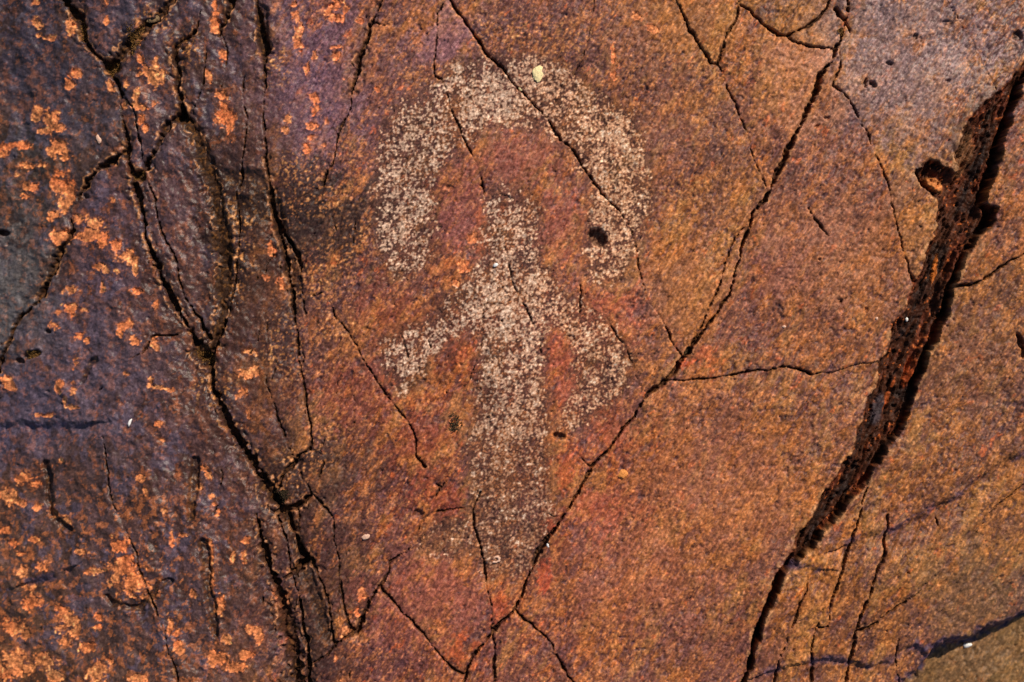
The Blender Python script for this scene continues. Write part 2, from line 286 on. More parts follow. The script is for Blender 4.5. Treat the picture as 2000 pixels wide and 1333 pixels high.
# the rounded edge at the lower right, and the low wavy step left of it
EDGE = [(FAR,-900),(2200,1095),(2060,1178),(2000,1210),(1960,1226),(1900,1255),(1852,1262),(1826,1276),(1812,1302),(1800,1322),(1770,1340),(1700,1420),(1600,FAR)]
EDP = EDGE + [(FAR, FAR)]
sdE = poly_sdf(EDGE[1:-1] + [(2400,1500)])
Z -= 64 * ss(17, -15, sdE + 4 * grain3) * (sdE < 60)
below_edge = (sdE < -12)
STEP = [(1500,1314),(1545,1298),(1600,1290),(1660,1293),(1700,1302),(1740,1292),(1765,1268),(1790,1262),(1812,1282),(1812,1302)]
d, _, s = seg_dist(STEP, 60, third=False)
step_shade = np.maximum(step_shade, ss(15, 3, d + 3 * grain3 + 2 * grain2))
Z -= np.where(d < 60, 9 * ss(-5, 6, -d * s) * ss(60, 12, d), 0)

# hollows
dirt_shade = np.zeros(X.shape, F)
for dep, hw, pts in TROUGH:
    d, _, _ = seg_dist(pts, hw + 12, third=False)
    k = ss(hw, hw * .4, d + 3 * grain3); Z -= dep * k * .8; dirt_shade = np.maximum(dirt_shade, k * .8)

# pecked carvings: sunk a little and rough
mA = ss(24, -15, sdA + 12 * perlin(X, Y, 34, 80) + 5 * grain2); mF = ss(24, -14, sdF + 10 * perlin(X, Y, 30, 81) + 5 * grain2)
peck = np.maximum(mA, mF)
Z -= peck * (2.2 + 1.1 * grain + .8 * grain2)

# wide fissure
mC = ss(2, -3, sdC + .8 * grain2)
along = (X - 1450) * .42 + (1333 - Y) * .91; across = (X - 1450) * .91 - (1333 - Y) * .42
rid = fbm(X, Y, 26, 90, 3, -66, 6.0) + .35 * fbm(X, Y, 9, 93, 2, -66, 4)
zC = 15 * ss(0, -7, sdC) + 10 * ss(-4, -30, sdC) + 13 * np.round(rid * 1.7 + .25 * grain3) / 1.7 + 3 * rid + 2.5 * fbm(X, Y, 13, 97, 3)
_wx, _wy = WX, WY; WX = X + .9 * (WX - X); WY = Y + .9 * (WY - Y)
d, _, _ = seg_dist(SLOT, 40, third=False); WX, WY = _wx, _wy
zC = zC + 30 * ss(10, 3, d + 1.5 * grain3)                # a deep slot along the right-hand wall
d, _, _ = seg_dist([(1995,170),(1962,235),(1945,300),(1925,355),(1905,420)], 40, third=False)
zC = zC + 10 * ss(16, 3, d)
d, _, _ = seg_dist([(1782,330),(1812,372),(1832,405)], 20, third=False); zC = zC + 16 * ss(8, 2, d)
Z -= mC * np.maximum(zC, 3)
sl, b = blob(1830, 362, 26, 15, 35); Z[sl] += 16 * ss(0, .35, b)      # pale knob in the alcove

# cracks: dark slots with worn lips
halo = np.zeros(X.shape, F); lipm = np.zeros(X.shape, F); crk = np.zeros(X.shape, F); barrier = np.zeros(X.shape, bool); deep = np.zeros(X.shape, F)
wvar = .80 + .42 * grain3 + .30 * grain2 + .3 * n300 + .55 * perlin(X, Y, 44, 37)
for df, pts in CR:
    d, w, _ = seg_dist(pts, 34)
    sl = box(min(p[0] for p in pts) - 60, max(p[0] for p in pts) + 60, min(p[1] for p in pts) - 60, max(p[1] for p in pts) + 60)
    d = d[sl]; w = w[sl]
    w = np.maximum(w * wvar[sl] * np.where((w > 3.4) & (X[sl] < 720), 1.5, 1), 1.15)
    k = ss(1.12, .45, d / w)
    dep = df * (4.2 + 1.9 * w) * np.where(w < 9, 1, (9 / w) ** 1.6) * ss(.7, 2.2, w)
    deep[sl] = np.maximum(deep[sl], k * dep)
    Z[sl] -= 1.6 * df * ss(w * 2 + 7, w * .8, d) * ss(1.0, 3.0, w)
    crk[sl] = np.maximum(crk[sl], k * ss(.8, 1.8, w))
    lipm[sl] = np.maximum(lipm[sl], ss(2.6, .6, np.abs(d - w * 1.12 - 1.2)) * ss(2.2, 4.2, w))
    halo[sl] = np.maximum(halo[sl], ss(w * 2.6 + 15, w, d) * ss(1.2, 4.5, w) * ss(900, 640, X[sl]))
    barrier[sl] |= d < 4.2
Z -= halo * (1 - crk) * 5.0 * ss(.0, .55, perlin(X, Y, 15, 19) + .35 * grain2)
Z -= (deep + crk * (2.2 * grain2 + 1.6 * grain)) * (1 - .3 * mC)
barrier |= (sdC < 0)
# holes
HOLES = [(1167,466,19,22,19,-35),(1093,852,14,9,9,0),(60,692,19,11,12,-10),(38,704,11,8,10,0),(8,455,16,9,14,10),(82,573,9,11,9,0),
 (1693,160,5,12,10,0),(1708,165,5,9,8,-30),(1786,70,6,7,7,0),(1740,122,8,5,6,0),(1850,47,14,9,5,0),(1993,668,8,22,16,-15),(2002,690,8,14,16,0),(1617,231,6,4,5,0),(1598,246,9,4,5,-35),
 (96,649,8,5,8,0),(168,1190,3,3,4,0),(1990,70,14,12,9,0),(1850,158,8,6,5,0),(988,384,11,7,4,20),(878,366,9,7,4,0),(940,365,7,7,4,0),(712,722,13,12,4,0),(752,775,13,8,4,20),(716,645,12,7,3.5,20),(1113,660,12,11,4,0),
 (815,1003,12,12,6,0),(1773,1118,4,3,5,0),(1458,722,3,3,3,0),(1600,508,4,4,5,0),(1640,590,7,7,4,0),(1690,606,4,8,4,0),(1703,162,4,6,5,0),(170,385,8,6,7,0)]
hole = np.zeros(X.shape, F)
for cx, cy, rx, ry, dep, an in HOLES:
    sl, b = blob(cx, cy, rx, ry, an); k = ss(0, .4, b)
    Z[sl] -= dep * k; hole[sl] = np.maximum(hole[sl], k * min(1, dep / 9))
# mossy knots at crack meetings are hollows too
for cx, cy, r, dep in [(219,132,20,16),(273,343,14,12),(357,230,13,12),(163,70,12,8),(400,700,18,10),(540,975,16,10),(232,560,1,0)]:
    sl, b = blob(cx, cy, r, r); Z[sl] -= dep * ss(0, .5, b)
    dirt_shade[sl] = np.maximum(dirt_shade[sl], ss(0, .3, b))

# ------------------------------------------------------------------ slabs: what the cracks close off
def components(free):
    lab = np.zeros(free.shape, np.int32); fl = free.ravel(); ll = lab.ravel(); w = free.shape[1]; n = 0; N = fl.size
    fr = fl.tolist(); L = [0] * N
    for s0 in range(N):
        if fr[s0] and not L[s0]:
            n += 1; L[s0] = n; st = [s0]
            while st:
                p = st.pop()
                c = p % w
                if c and fr[p - 1] and not L[p - 1]: L[p - 1] = n; st.append(p - 1)
                if c < w - 1 and fr[p + 1] and not L[p + 1]: L[p + 1] = n; st.append(p + 1)
                q = p - w
                if q >= 0 and fr[q] and not L[q]: L[q] = n; st.append(q)
                q = p + w
                if q < N and fr[q] and not L[q]: L[q] = n; st.append(q)
    return np.array(L, np.int32).reshape(free.shape), n
core_j = np.flatnonzero((ay > -42) & (ay < 1375)); core_i = np.flatnonzero((ax > -42) & (ax < 2042))
cj, ci = slice(core_j[0], core_j[-1] + 1), slice(core_i[0], core_i[-1] + 1)
lab = np.zeros(X.shape, np.int32)
lab[cj, ci], nlab = components(~barrier[cj, ci])
cnt = np.bincount(lab.ravel(), minlength=nlab + 1)
keep = cnt >= 700; keep[0] = False
lab[~keep[lab]] = 0
for _ in range(400):
    if not (lab == 0).any(): break
    z = lab == 0
    for a, b in (((slice(1, None), slice(None)), (slice(None, -1), slice(None))), ((slice(None, -1), slice(None)), (slice(1, None), slice(None))),
                 ((slice(None), slice(1, None)), (slice(None), slice(None, -1))), ((slice(None), slice(None, -1)), (slice(None), slice(1, None)))):
        t = lab[a]; m = (t == 0) & (lab[b] > 0); t[m] = lab[b][m]
slab_ids = [i for i in range(1, nlab + 1) if keep[i]]
# each slab sits a touch higher or lower than its neighbours
rs = np.random.RandomState(4)
off = np.zeros(nlab + 1, F)
for i in slab_ids: off[i] = rs.uniform(-2.2, 2.2)
Z += off[lab] * (1 - mC)

# ------------------------------------------------------------------ mineral colours (base colours, with some ledge, hollow and lip light painted in)
CP = [ (50,50,62,54,70),(250,50,78,66,82),(450,50,84,64,68),(560,60,92,72,84),(650,50,100,76,88),(780,60,110,76,66),(850,90,122,86,90),(950,70,122,80,66),(1050,50,118,76,64),(1180,60,108,70,64),(1280,40,145,92,46),(1450,60,152,100,52),(1600,60,156,106,64),(1700,70,128,98,92),(1800,120,124,98,100),(1950,50,96,76,78),
 (50,200,58,54,68),(200,200,78,64,70),(330,200,82,66,74),(450,200,88,66,66),(580,180,98,76,92),(650,200,104,74,78),(750,130,116,76,68),(850,200,96,64,62),(1050,200,125,85,60),(1250,120,112,72,62),(1300,220,134,84,58),(1450,200,148,96,58),(1550,200,160,110,62),(1640,230,126,88,74),(1750,200,126,92,84),(1850,230,132,88,62),(1990,250,112,74,52),
 (50,400,72,62,62),(50,300,66,60,60),(200,400,84,68,78),(340,400,86,66,72),(440,400,66,48,46),(480,360,60,42,38),(590,330,92,66,50),(590,420,72,50,46),(690,330,112,74,72),(680,440,80,56,50),(900,400,132,80,70),(1000,320,124,74,58),(1100,440,136,80,62),(1350,300,132,82,62),(1350,430,148,90,54),(1450,350,150,98,56),(1550,420,136,90,74),(1620,340,138,92,74),(1700,440,140,92,54),(1750,300,140,92,60),(1980,400,128,82,44),
 (30,600,78,76,90),(30,520,66,60,74),(200,600,82,70,86),(330,620,80,60,60),(500,600,76,52,46),(500,520,74,50,44),(640,600,82,56,46),(700,560,120,72,54),(780,600,128,74,54),(1000,500,132,90,64),(1220,600,144,82,60),(1330,560,150,96,54),(1480,620,140,88,58),(1600,600,142,92,58),(1700,600,146,96,56),(1900,640,130,86,50),
 (50,800,64,64,92),(60,730,84,78,92),(200,760,84,74,88),(350,800,82,62,64),(500,760,84,54,48),(690,800,122,70,50),(850,800,124,66,46),(1000,800,120,78,54),(1100,700,160,88,62),(900,700,142,76,44),(1180,880,150,80,52),(1300,700,150,96,56),(1400,820,146,92,56),(1600,800,142,92,50),(1600,880,140,90,54),(1850,850,134,84,48),(1960,800,120,78,50),
 (50,1000,92,72,64),(150,920,78,66,68),(200,1000,84,66,66),(350,1000,80,60,60),(460,1000,78,56,56),(640,900,70,48,42),(620,1050,70,48,40),(780,940,120,62,42),(950,1000,112,76,56),(1080,930,158,82,50),(1150,1000,134,76,54),(1350,1000,142,88,56),(1500,950,140,88,50),(1620,1060,148,92,42),(1750,1000,140,86,46),(1950,960,132,86,50),
 (50,1200,92,72,60),(200,1200,86,72,74),(350,1120,78,62,66),(350,1260,74,64,72),(470,1160,76,56,52),(640,1200,78,50,42),(620,1260,76,52,42),(740,1260,112,68,56),(850,1180,138,82,64),(950,1250,138,76,46),(1050,1260,124,72,56),(1150,1160,140,88,56),(1350,1180,136,84,58),(1400,1280,118,74,56),(1570,1200,146,90,44),(1750,1120,142,90,46),(1850,1180,136,90,54),(1950,1130,124,96,64),(1950,1310,104,84,56),
 (50,1330,116,82,52),(250,1330,92,70,58),(450,1330,104,74,58),(850,1320,112,66,50),(1150,1330,130,80,54),(1620,1320,116,70,48),(1750,1320,110,68,52)]
cp = np.array(CP, F); ccol = lin(cp[:, 2:])
gx_ = np.arange(-60, 2080, 20); gy_ = np.arange(-60, 1420, 20); GX, GY = np.meshgrid(gx_, gy_)
wsum = 0; csum = 0
for i in range(len(cp)):
    d2 = (GX - cp[i, 0]) ** 2 + (GY - cp[i, 1]) ** 2
    w_ = (np.exp(-d2 / (2 * 58 ** 2)) + 1e-4 / (1 + d2 / 1e4))[..., None]; wsum = wsum + w_; csum = csum + w_ * ccol[i]
cmap = csum / wsum
wx = X + 26 * perlin(X, Y, 70, 101) + 10 * perlin(X, Y, 24, 102); wy = Y + 26 * perlin(X, Y, 70, 103) + 10 * perlin(X, Y, 24, 104)
fx = np.clip((wx + 60) / 20, 0, len(gx_) - 1.001); fy = np.clip((wy + 60) / 20, 0, len(gy_) - 1.001)
ix = fx.astype(int); iy = fy.astype(int); fx = (fx - ix)[..., None]; fy = (fy - iy)[..., None]
col = ((cmap[iy, ix] * (1 - fx) + cmap[iy, ix + 1] * fx) * (1 - fy) + (cmap[iy + 1, ix] * (1 - fx) + cmap[iy + 1, ix + 1] * fx) * fy).astype(F)
def mix(mask, c):
    global col
    m = np.clip(mask, 0, 1)[..., None]
    c = lin(c) if not isinstance(c, np.ndarray) else c
    col = col * (1 - m) + c * m
# mottling: purple-grey patina against rusty ground
def nz(v): return v / F(v[cj, ci].std())
def mul(v):
    global col
    col = col * v[..., None]
gA = nz(grain); gB = nz(grain2); gC = nz(grain3); gS = nz(perlin(X, Y, 2.9, 231))
mot = nz(fbm(X, Y, 46, 110, 5, -58, 1.7, .7)); mot_l = nz(fbm(X, Y, 40, 115, 5, 84, 1.6, .7)); fine = nz(fbm(X, Y, 12, 120, 3, -56, 2.2, .75))
stn = nz(stri)
wr = 1 - wl
mix(wr * .42 * ss(.7, 1.6, mot + .5 * fine + .3 * gA), (112, 76, 76))
mix(wr * .45 * ss(.4, 1.3, -mot + .6 * fine + .3 * gA), (196, 120, 54))
mix(wl * .5 * ss(.2, 1.2, mot_l + .3 * gC), (94, 78, 88))
mix(wl * .5 * ss(.3, 1.3, nz(fbm(X, Y, 90, 135, 4, 80, 1.3, .6)) + .3 * gC), (84, 60, 50))
mix(wl * .66 * ss(.1, 1.0, -mot_l + .4 * gC + .2 * gA), (58, 41, 34))
mix(wl * .55 * ss(1.0, 1.7, nz(fbm(X, Y, 22, 130, 4, 80, 1.4, .7)) + .2 * gA), (150, 92, 58))
big = nz(fbm(X, Y, 110, 136, 4, -58, 1.8, .75)); big2 = nz(fbm(X, Y, 80, 137, 4, -62, 2.2, .75))
mix(wr * .55 * ss(.3, 1.3, big + .25 * gB), (118, 82, 80))
mix(wr * .5 * ss(.3, 1.5, -big + .25 * gB), (186, 122, 62))
mix(wr * .5 * ss(.5, 1.4, big2 + .3 * gC), (92, 60, 54))
mix(wr * .45 * ss(.5, 1.5, -big2 + .25 * gC), (166, 124, 70))
mix(wr * .55 * ss(1.9, 2.4, nz(fbm(X, Y, 24, 138, 3, -58, 1.5, .7)) + .3 * big), (214, 112, 58))
# slaty blue patina
blue = nz(fbm(X, Y, 60, 140, 5, 80, 1.4, .65))
mix(ss(760, 300, X) * .5 * ss(.5, 1.3, blue + .4 * gC), (86, 84, 108))
mix(ss(1560, 1720, X) * ss(330, 60, Y) * .6 * ss(-.2, .8, blue + .3 * gB), (136, 118, 130))
# dark purple flecks and rusty crumbs on the right-hand rock
fl = nz(perlin(X, Y, 12, 150) + .45 * grain + .4 * perlin(X, Y, 60, 152))
for cx, cy, rx, ry, v in [(1540,150,90,110,.55),(1420,110,70,90,.4),(1600,830,160,120,.35),(1900,800,110,200,.35),(1650,560,150,120,.3),(1880,150,140,140,.4),(780,500,120,150,.3),(1250,180,90,120,.3)]:
    sl, b = blob(cx, cy, rx * 1.3, ry * 1.3); fl[sl] += v * ss(0, .7, b)
mix(wr * .68 * ss(1.5, 1.85, fl), (70, 54, 68)); Z -= inside * wr * 1.8 * ss(1.4, 2.0, fl)
fl2 = nz(perlin(X, Y, 6, 151) + .7 * grain + .5 * perlin(X, Y, 20, 153) + .3 * fine * .4)
mix(wr * .42 * ss(.9, 1.6, fl2 + .4 * stn), (220, 152, 96))
mix(wr * .5 * ss(1.0, 1.7, -fl2 - .5 * stn), (74, 44, 36))
mix(wr * .40 * ss(.8, 1.7, stn + .3 * mot), (88, 58, 62))
stk = nz(fbm(X, Y, 17, 156, 4, -57, 2.6, .7) + .35 * perlin(X, Y, 130, 157))
mix(wr * .58 * ss(1.0, 1.7, stk + .2 * gA), (92, 66, 74)); Z -= inside * wr * 2.0 * ss(.9, 1.8, stk)
mix(wr * .45 * ss(1.1, 1.8, -stk + .2 * gA), (206, 140, 84))
# dark pinholes
ph = nz(perlin(X, Y, 6.2, 154) + .5 * grain); mix(wr * .75 * ss(1.75, 2.15, ph), (40, 26, 26)); Z -= inside * 1.4 * ss(1.7, 2.2, ph)
TONE = [(1750,120,190,170,(150,126,130),.6),(600,190,100,220,(110,90,112),.5),(860,70,60,70,(146,108,116),.6),(700,130,60,90,(116,84,88),.4),(30,580,100,130,(100,100,108),.6),(90,790,140,90,(90,86,108),.4),(200,700,140,130,(98,88,104),.4),(80,170,140,100,(60,58,80),.4),(240,40,90,50,(84,80,100),.5),(300,260,60,120,(92,76,88),.4),(350,450,60,130,(94,70,76),.4),
 (460,400,70,120,(50,35,31),.75),(640,430,120,80,(52,38,38),.85),(590,380,100,70,(50,36,32),.75),(500,440,60,90,(48,34,30),.6),(510,620,80,160,(64,44,38),.6),(560,900,70,70,(52,36,30),.6),(640,930,100,70,(64,44,40),.7),(600,1200,80,190,(58,39,36),.7),(420,800,60,120,(70,50,46),.5),(690,1080,70,90,(84,54,46),.5),(330,620,90,90,(72,52,50),.4),(520,260,60,120,(88,62,60),.4),
 (1900,265,50,90,(70,48,36),.8),(1560,170,80,120,(192,132,80),.6),(1350,560,90,110,(184,122,72),.55),(1620,490,130,110,(182,126,90),.55),(1400,950,190,140,(178,114,76),.45),(1510,520,80,70,(154,102,94),.45),(1240,1130,140,110,(176,110,80),.4),(1420,1260,120,70,(132,84,72),.5),(1350,60,110,70,(182,122,66),.5),(1750,450,90,70,(176,118,72),.4),(1900,700,80,120,(150,100,66),.4),(1900,1150,100,100,(146,112,76),.5),(1200,640,70,50,(180,98,78),.4),(1000,300,90,60,(140,84,72),.45),(1290,290,60,120,(150,98,76),.35),(1180,90,90,60,(120,80,76),.5),(820,1180,120,90,(150,90,74),.4)]
for cx, cy, rx, ry, c, st in TONE:
    sl, b = blob(cx, cy, rx * 1.25, ry * 1.25); m = np.zeros(X.shape, F); m[sl] = (ss(.05, .42, b + .24 * mot[sl] + .12 * gB[sl] + .10 * gC[sl] - .08) if sum(c) < 190 else ss(0, .7, b + .2 * mot[sl] + .09 * gB[sl])) * st * (.75 if cx > 1000 else 1)
    mix(m, c)
# every slab has its own cast
for i in slab_ids:
    pass
cast = np.ones((nlab + 1, 3), F)
for i in slab_ids: cast[i] = np.exp(rs.uniform(-.09, .09) + rs.uniform(-.05, .05, 3))
col = col * cast[lab]
# dark soil stain creeping out of the left-hand cracks
mix(np.clip(halo * ss(-1.2, .8, mot_l + .6 * gC + .3 * gA), 0, 1) * .72, (52, 37, 31))
# golden crusty specks
GOLD = [(590,330,80,60),(470,420,55,60),(620,390,120,50),(700,470,90,60),(640,520,90,70),(560,400,70,60),(620,560,90,60),(560,680,70,100),(600,900,90,40),(660,640,80,50),(900,580,70,60),(470,500,50,70),(420,760,60,60),(560,940,60,60),(850,150,90,30),(1100,80,110,60),(1000,60,100,60),(940,60,30,60),(680,300,30,60),(1130,120,80,50),(1410,120,90,60),(1330,370,90,40),(450,560,40,70),(640,850,80,40),(360,100,60,50),(300,40,50,40),(540,130,40,60)]
gm = np.zeros(X.shape, F)
for g in GOLD:
    sl, b = blob(*g); gm[sl] = np.maximum(gm[sl], ss(0, .8, b))
gs = nz(perlin(X, Y, 8, 160) + .7 * grain + .45 * perlin(X, Y, 26, 161))
mix(gm * .5 * ss(.0, 1.0, -gs), (52, 36, 34))
mix(gm * .80 * ss(.6, 1.2, gs), (176, 122, 72))
mix(gm * .6 * ss(1.6, 2.2, gs), (222, 178, 122))

# red and orange ground
RED = [(1092,690,34,58,(190,104,72)),(1110,760,34,36,(178,96,64)),(1100,930,34,44,(196,92,50)),(905,700,26,56,(178,90,50)),(900,420,55,110,(146,86,78)),(1100,450,46,90,(160,88,62)),(1200,600,55,46,(172,92,66)),(1010,310,80,50,(142,84,66)),
 (760,620,70,60,(148,82,56)),(700,780,90,70,(140,76,54)),(870,970,60,50,(158,74,44)),(830,860,80,60,(150,78,48)),(1190,850,44,36,(176,98,60)),(1170,1000,50,50,(176,92,64)),(1070,1010,20,60,(150,84,60)),(880,1150,90,60,(154,92,72)),(905,1280,36,40,(196,96,38)),(975,1180,26,34,(190,88,40)),(1385,705,24,30,(206,104,52)),(1335,712,24,14,(216,90,44)),(1060,1120,14,36,(206,82,40)),(1080,1035,14,18,(212,84,44)),(1250,1000,40,30,(166,92,62)),(930,1260,30,20,(190,90,40)),(880,520,44,30,(190,110,48)),(945,455,14,60,(200,110,56)),(1140,560,14,50,(190,120,64)),(1300,480,60,40,(176,112,54))]
for cx, cy, rx, ry, c in RED:
    sl, b = blob(cx, cy, rx, ry); m = np.zeros(X.shape, F); m[sl] = ss(.08, .42, b + .26 * mot[sl] + .14 * gB[sl] + .14 * stn[sl] - .08) * .42
    mix(m, c)
dk = nz(perlin(X, Y, 10, 170) + .6 * grain)
mix(wr * .6 * ss(1.9, 2.2, dk), (56, 38, 46))

# bare orange patches where the dark skin has flaked off
OR = [(67,5,9,8),(72,42,15,11),(105,75,14,8),(75,70,6,5),(210,5,4,10),(209,42,6,12),(140,55,11,20),(270,60,7,28),(418,12,5,10),(421,45,9,20),(274,110,9,14),(284,138,14,12),(308,150,18,24),(306,125,8,10),(148,145,12,9),(138,165,11,9),(217,165,8,14),(248,168,6,13),(268,185,6,20),(276,208,24,7),(302,203,10,8),(275,235,8,14),(243,205,7,12),(284,252,7,10),(435,110,8,16),(408,150,6,16),(430,185,14,9),(437,215,17,32),(450,240,12,28),
 (72,222,12,22),(100,232,21,17),(85,255,18,10),(118,252,16,10),(112,287,22,17),(132,300,11,16),(25,285,34,8),(4,300,16,10),(50,325,17,7),(85,322,14,8),(122,337,14,10),(30,340,10,9),(60,366,17,13),(50,385,10,9),(110,362,11,15),(132,372,20,22),(126,402,16,22),(158,428,20,18),(190,436,26,14),(218,390,6,9),(105,420,14,12),(205,462,10,12),
 (118,462,24,16),(177,458,24,20),(200,476,13,12),(229,480,14,15),(243,500,18,18),(258,512,13,12),(190,522,14,8),(206,532,9,9),(232,531,10,6),(265,528,6,9),(137,566,17,9),(138,602,14,16),(160,608,14,7),(116,612,7,9),(109,638,12,9),(155,656,9,9),(168,664,10,7),(200,560,5,12),(267,568,12,8),(305,600,6,12),(245,636,14,13),(237,652,7,10),(262,665,9,8),(146,700,7,5),(148,710,5,8),(143,723,6,5),(115,752,10,16),(140,760,12,12),(125,780,5,14),(300,665,8,8),(308,677,6,12),(295,746,6,9),(308,758,20,7),(328,761,12,5),(15,752,17,16),(245,730,8,5),(315,828,9,9),(315,860,10,7),(90,810,24,6),(140,795,12,4),
 (45,935,18,14),(66,950,17,9),(14,970,20,17),(45,982,14,9),(76,990,12,7),(105,1000,12,16),(125,1016,17,9),(10,1036,15,10),(30,1062,12,9),(40,1081,10,7),(66,1052,12,8),(85,1107,17,12),(45,1117,20,12),(122,902,9,6),(218,1046,8,10),(234,1066,20,14),(160,1080,14,8),(243,1108,36,24),(262,1140,28,25),(280,1166,14,6),(222,1132,18,14),(182,1116,18,8),(230,1176,16,5),(64,1175,22,18),(60,1150,14,9),(130,1212,26,24),(115,1190,10,10),(28,1226,26,17),(50,1240,12,12),(145,1232,14,17),(170,1266,17,14),(36,1292,36,26),(92,1292,30,17),(8,1314,24,24),(190,1312,22,20),(270,1327,18,12),(192,1206,10,8),(192,1223,8,5),(130,1254,17,10),(215,1290,10,8),(110,1320,20,12),
 (396,914,11,6),(406,928,6,10),(388,952,10,7),(412,970,9,6),(421,984,6,8),(425,1000,6,14),(335,1056,5,13),(360,1045,14,5),(408,1064,9,14),(411,1086,7,14),(412,1116,6,17),(416,1146,7,16),(376,1160,8,10),(430,1180,12,20),(456,1090,5,13),(478,1090,8,16),(480,1058,10,8),(440,1250,16,9),(425,1288,24,16),(460,1305,24,17),(482,1280,17,12),(485,1228,12,12),(330,1220,7,17),(350,1265,9,18),(346,1238,10,8),(318,1135,6,5),(275,935,10,8),(285,960,6,12),(320,995,9,6),
 (549,1190,6,22),(557,1220,9,16),(566,1262,9,26),(505,1240,9,20),(536,1160,5,14),
 (575,5,10,9),(578,30,10,15),(587,60,8,16),(583,82,10,14),(600,140,6,16),(612,112,6,10),(655,10,16,15),(655,36,19,15),(675,15,9,10),(640,25,10,10),(660,90,12,5),(660,110,8,8),(615,190,13,14),(614,216,10,14),(563,236,9,14),(556,256,9,6),(600,290,10,14),(606,268,7,6),(632,285,5,5),(638,235,6,10),(670,155,6,6),(703,40,8,7),(740,172,6,7),(610,245,12,8),
 (530,490,7,22),(517,543,11,6),(546,552,9,12),(480,735,16,9),(497,728,12,10),(490,690,12,8),(470,770,12,8),(487,810,6,10),(477,765,8,14),(572,1265,5,18),
 (1272,55,16,8),(1240,30,10,10),(1196,105,5,18),(1198,150,6,10),(925,465,14,12),(905,522,13,17),(890,552,14,11),(655,1285,4,10),(675,1235,7,14),(706,1160,10,14),(697,1195,6,12)]
om = np.full(X.shape, -1.0, F)
for o in OR:
    sl, b = blob(*o); om[sl] = np.maximum(om[sl], b)
orn = .17 * nz(perlin(X, Y, 26, 180)) + .10 * nz(perlin(X, Y, 13, 181)) + .10 * gB + .08 * gA + .15
mix(ss(-.15, .35, om + .8 * orn) * .35 * (om > -1), (150, 84, 50))
om_raw = om + orn
om_m = ss(.22, .46, om_raw) * (1 - ss(.2, .6, crk))
# free small crumbs of the same
crumb = .75 * nz(perlin(X, Y, 17, 185) + .5 * grain2 + .35 * perlin(X, Y, 90, 186) + .3 * grain)
lowleft = ss(520, 300, X) * (ss(900, 1050, Y) * .8 + .35)
om_c = np.clip(lowleft * ss(.62, .74, crumb + .15 * ss(1000, 1250, Y)), 0, 1) * .6
mix(om_c, (170, 106, 66))
oc = lin((214, 122, 74)) * (1 - np.clip(.5 + .6 * perlin(X, Y, 60, 190), 0, 1))[..., None] + lin((214, 150, 100)) * np.clip(.5 + .6 * perlin(X, Y, 60, 190), 0, 1)[..., None]
oc = oc * np.exp(.16 * gA + .14 * gB + .12 * gC)[..., None]
mix(om_m * .80, oc.astype(F))
Z -= om_m * 1.6 - 1.0 * ss(0, .3, om_raw) * (1 - om_m) * (om_raw > 0)

# brown lichen-like dirt in hollows, with shadow painted in the narrow left ones
mix(dirt_shade * .8, (48, 34, 26)); mix(dirt_shade * .5 * ss(.6, 1.2, gs), (128, 90, 48))

# pecked marks: pale bruised grains over the brown ground
side_w = ss(960, 1120, X)
sp = nz(.80 * perlin(X, Y, 7.0, 200) + .60 * grain + .50 * perlin(X, Y, 15, 201) + .42 * perlin(X, Y, 32, 202) + .15 * perlin(X, Y, 70, 204))
ARB = [(965,190,120,60,1.0),(800,420,80,110,.5),(800,260,60,70,.2),(1190,300,80,110,.7),(1215,430,50,80,.5),(1190,500,50,50,.4),(1010,600,110,110,.8),(815,690,60,60,.3),(1000,460,50,80,.3),(1010,780,80,120,.4),(1160,710,70,60,.1),(990,1000,80,110,.0),(1150,770,80,60,.05),(880,600,70,50,.1),(790,740,60,50,.0),(1010,355,60,54,-.8),(780,670,50,60,-.3),(1200,740,60,70,.25),(840,600,60,50,-.3),(860,1055,70,30,-.5),(870,190,50,40,-.6),(830,470,30,60,-.5),(1050,150,60,50,.5),(1100,200,60,50,.3)]
dens = np.zeros(X.shape, F)
for cx, cy, rx, ry, v in ARB:
    sl, b = blob(cx, cy, rx * 1.3, ry * 1.3); dens[sl] += v * ss(0, .8, b)
q = 1.1 * sp - .36 + dens - 3.0 * (1 - peck) ** 1.2
pale = ss(-.25, .5, q) * ss(.0, .2, peck) * (1 - .28 * ss(780, 1000, Y))
mix(peck * .35, (118, 84, 66))
pc = lin((196, 175, 152)) * (1 - side_w)[..., None] + lin((208, 172, 140)) * side_w[..., None]
low = ss(650, 1000, Y)[..., None]
pc = pc * (1 - low) + lin((170, 141, 114)) * low
edge_gold = ss(0.98, .3, peck)[..., None] * .65
pc = pc * (1 - edge_gold) + lin((196, 142, 84)) * edge_gold
pc = pc * np.exp(.16 * gS + .14 * nz(perlin(X, Y, 4.6, 203)))[..., None]
mix(pale * .78, pc.astype(F))
mix(peck * .8 * ss(.35, .95, -q) * ss(-3.2, -1.2, q) * ss(-1.0, -.2, dens), (62, 42, 40))
mix(peck * .7 * ss(1.7, 2.3, sp + .4 * dens), (244, 228, 206))

mix(lipm * .8 * ss(-.6, .9, nz(perlin(X, Y, 17, 221)) + .3 * gB), (186, 136, 94))  # chipped pale rim of the cracks, with the sunlit lip highlight painted in
# dark slots: soil and soot-brown rock inside the cracks
mix(ss(.25, .8, crk) * .85, (50, 34, 24)); mix(ss(.5, .9, crk) * .6 * ss(.3, 1.2, gs), (110, 76, 42)); mix(ss(.3, .9, hole) * .7, (78, 52, 34))
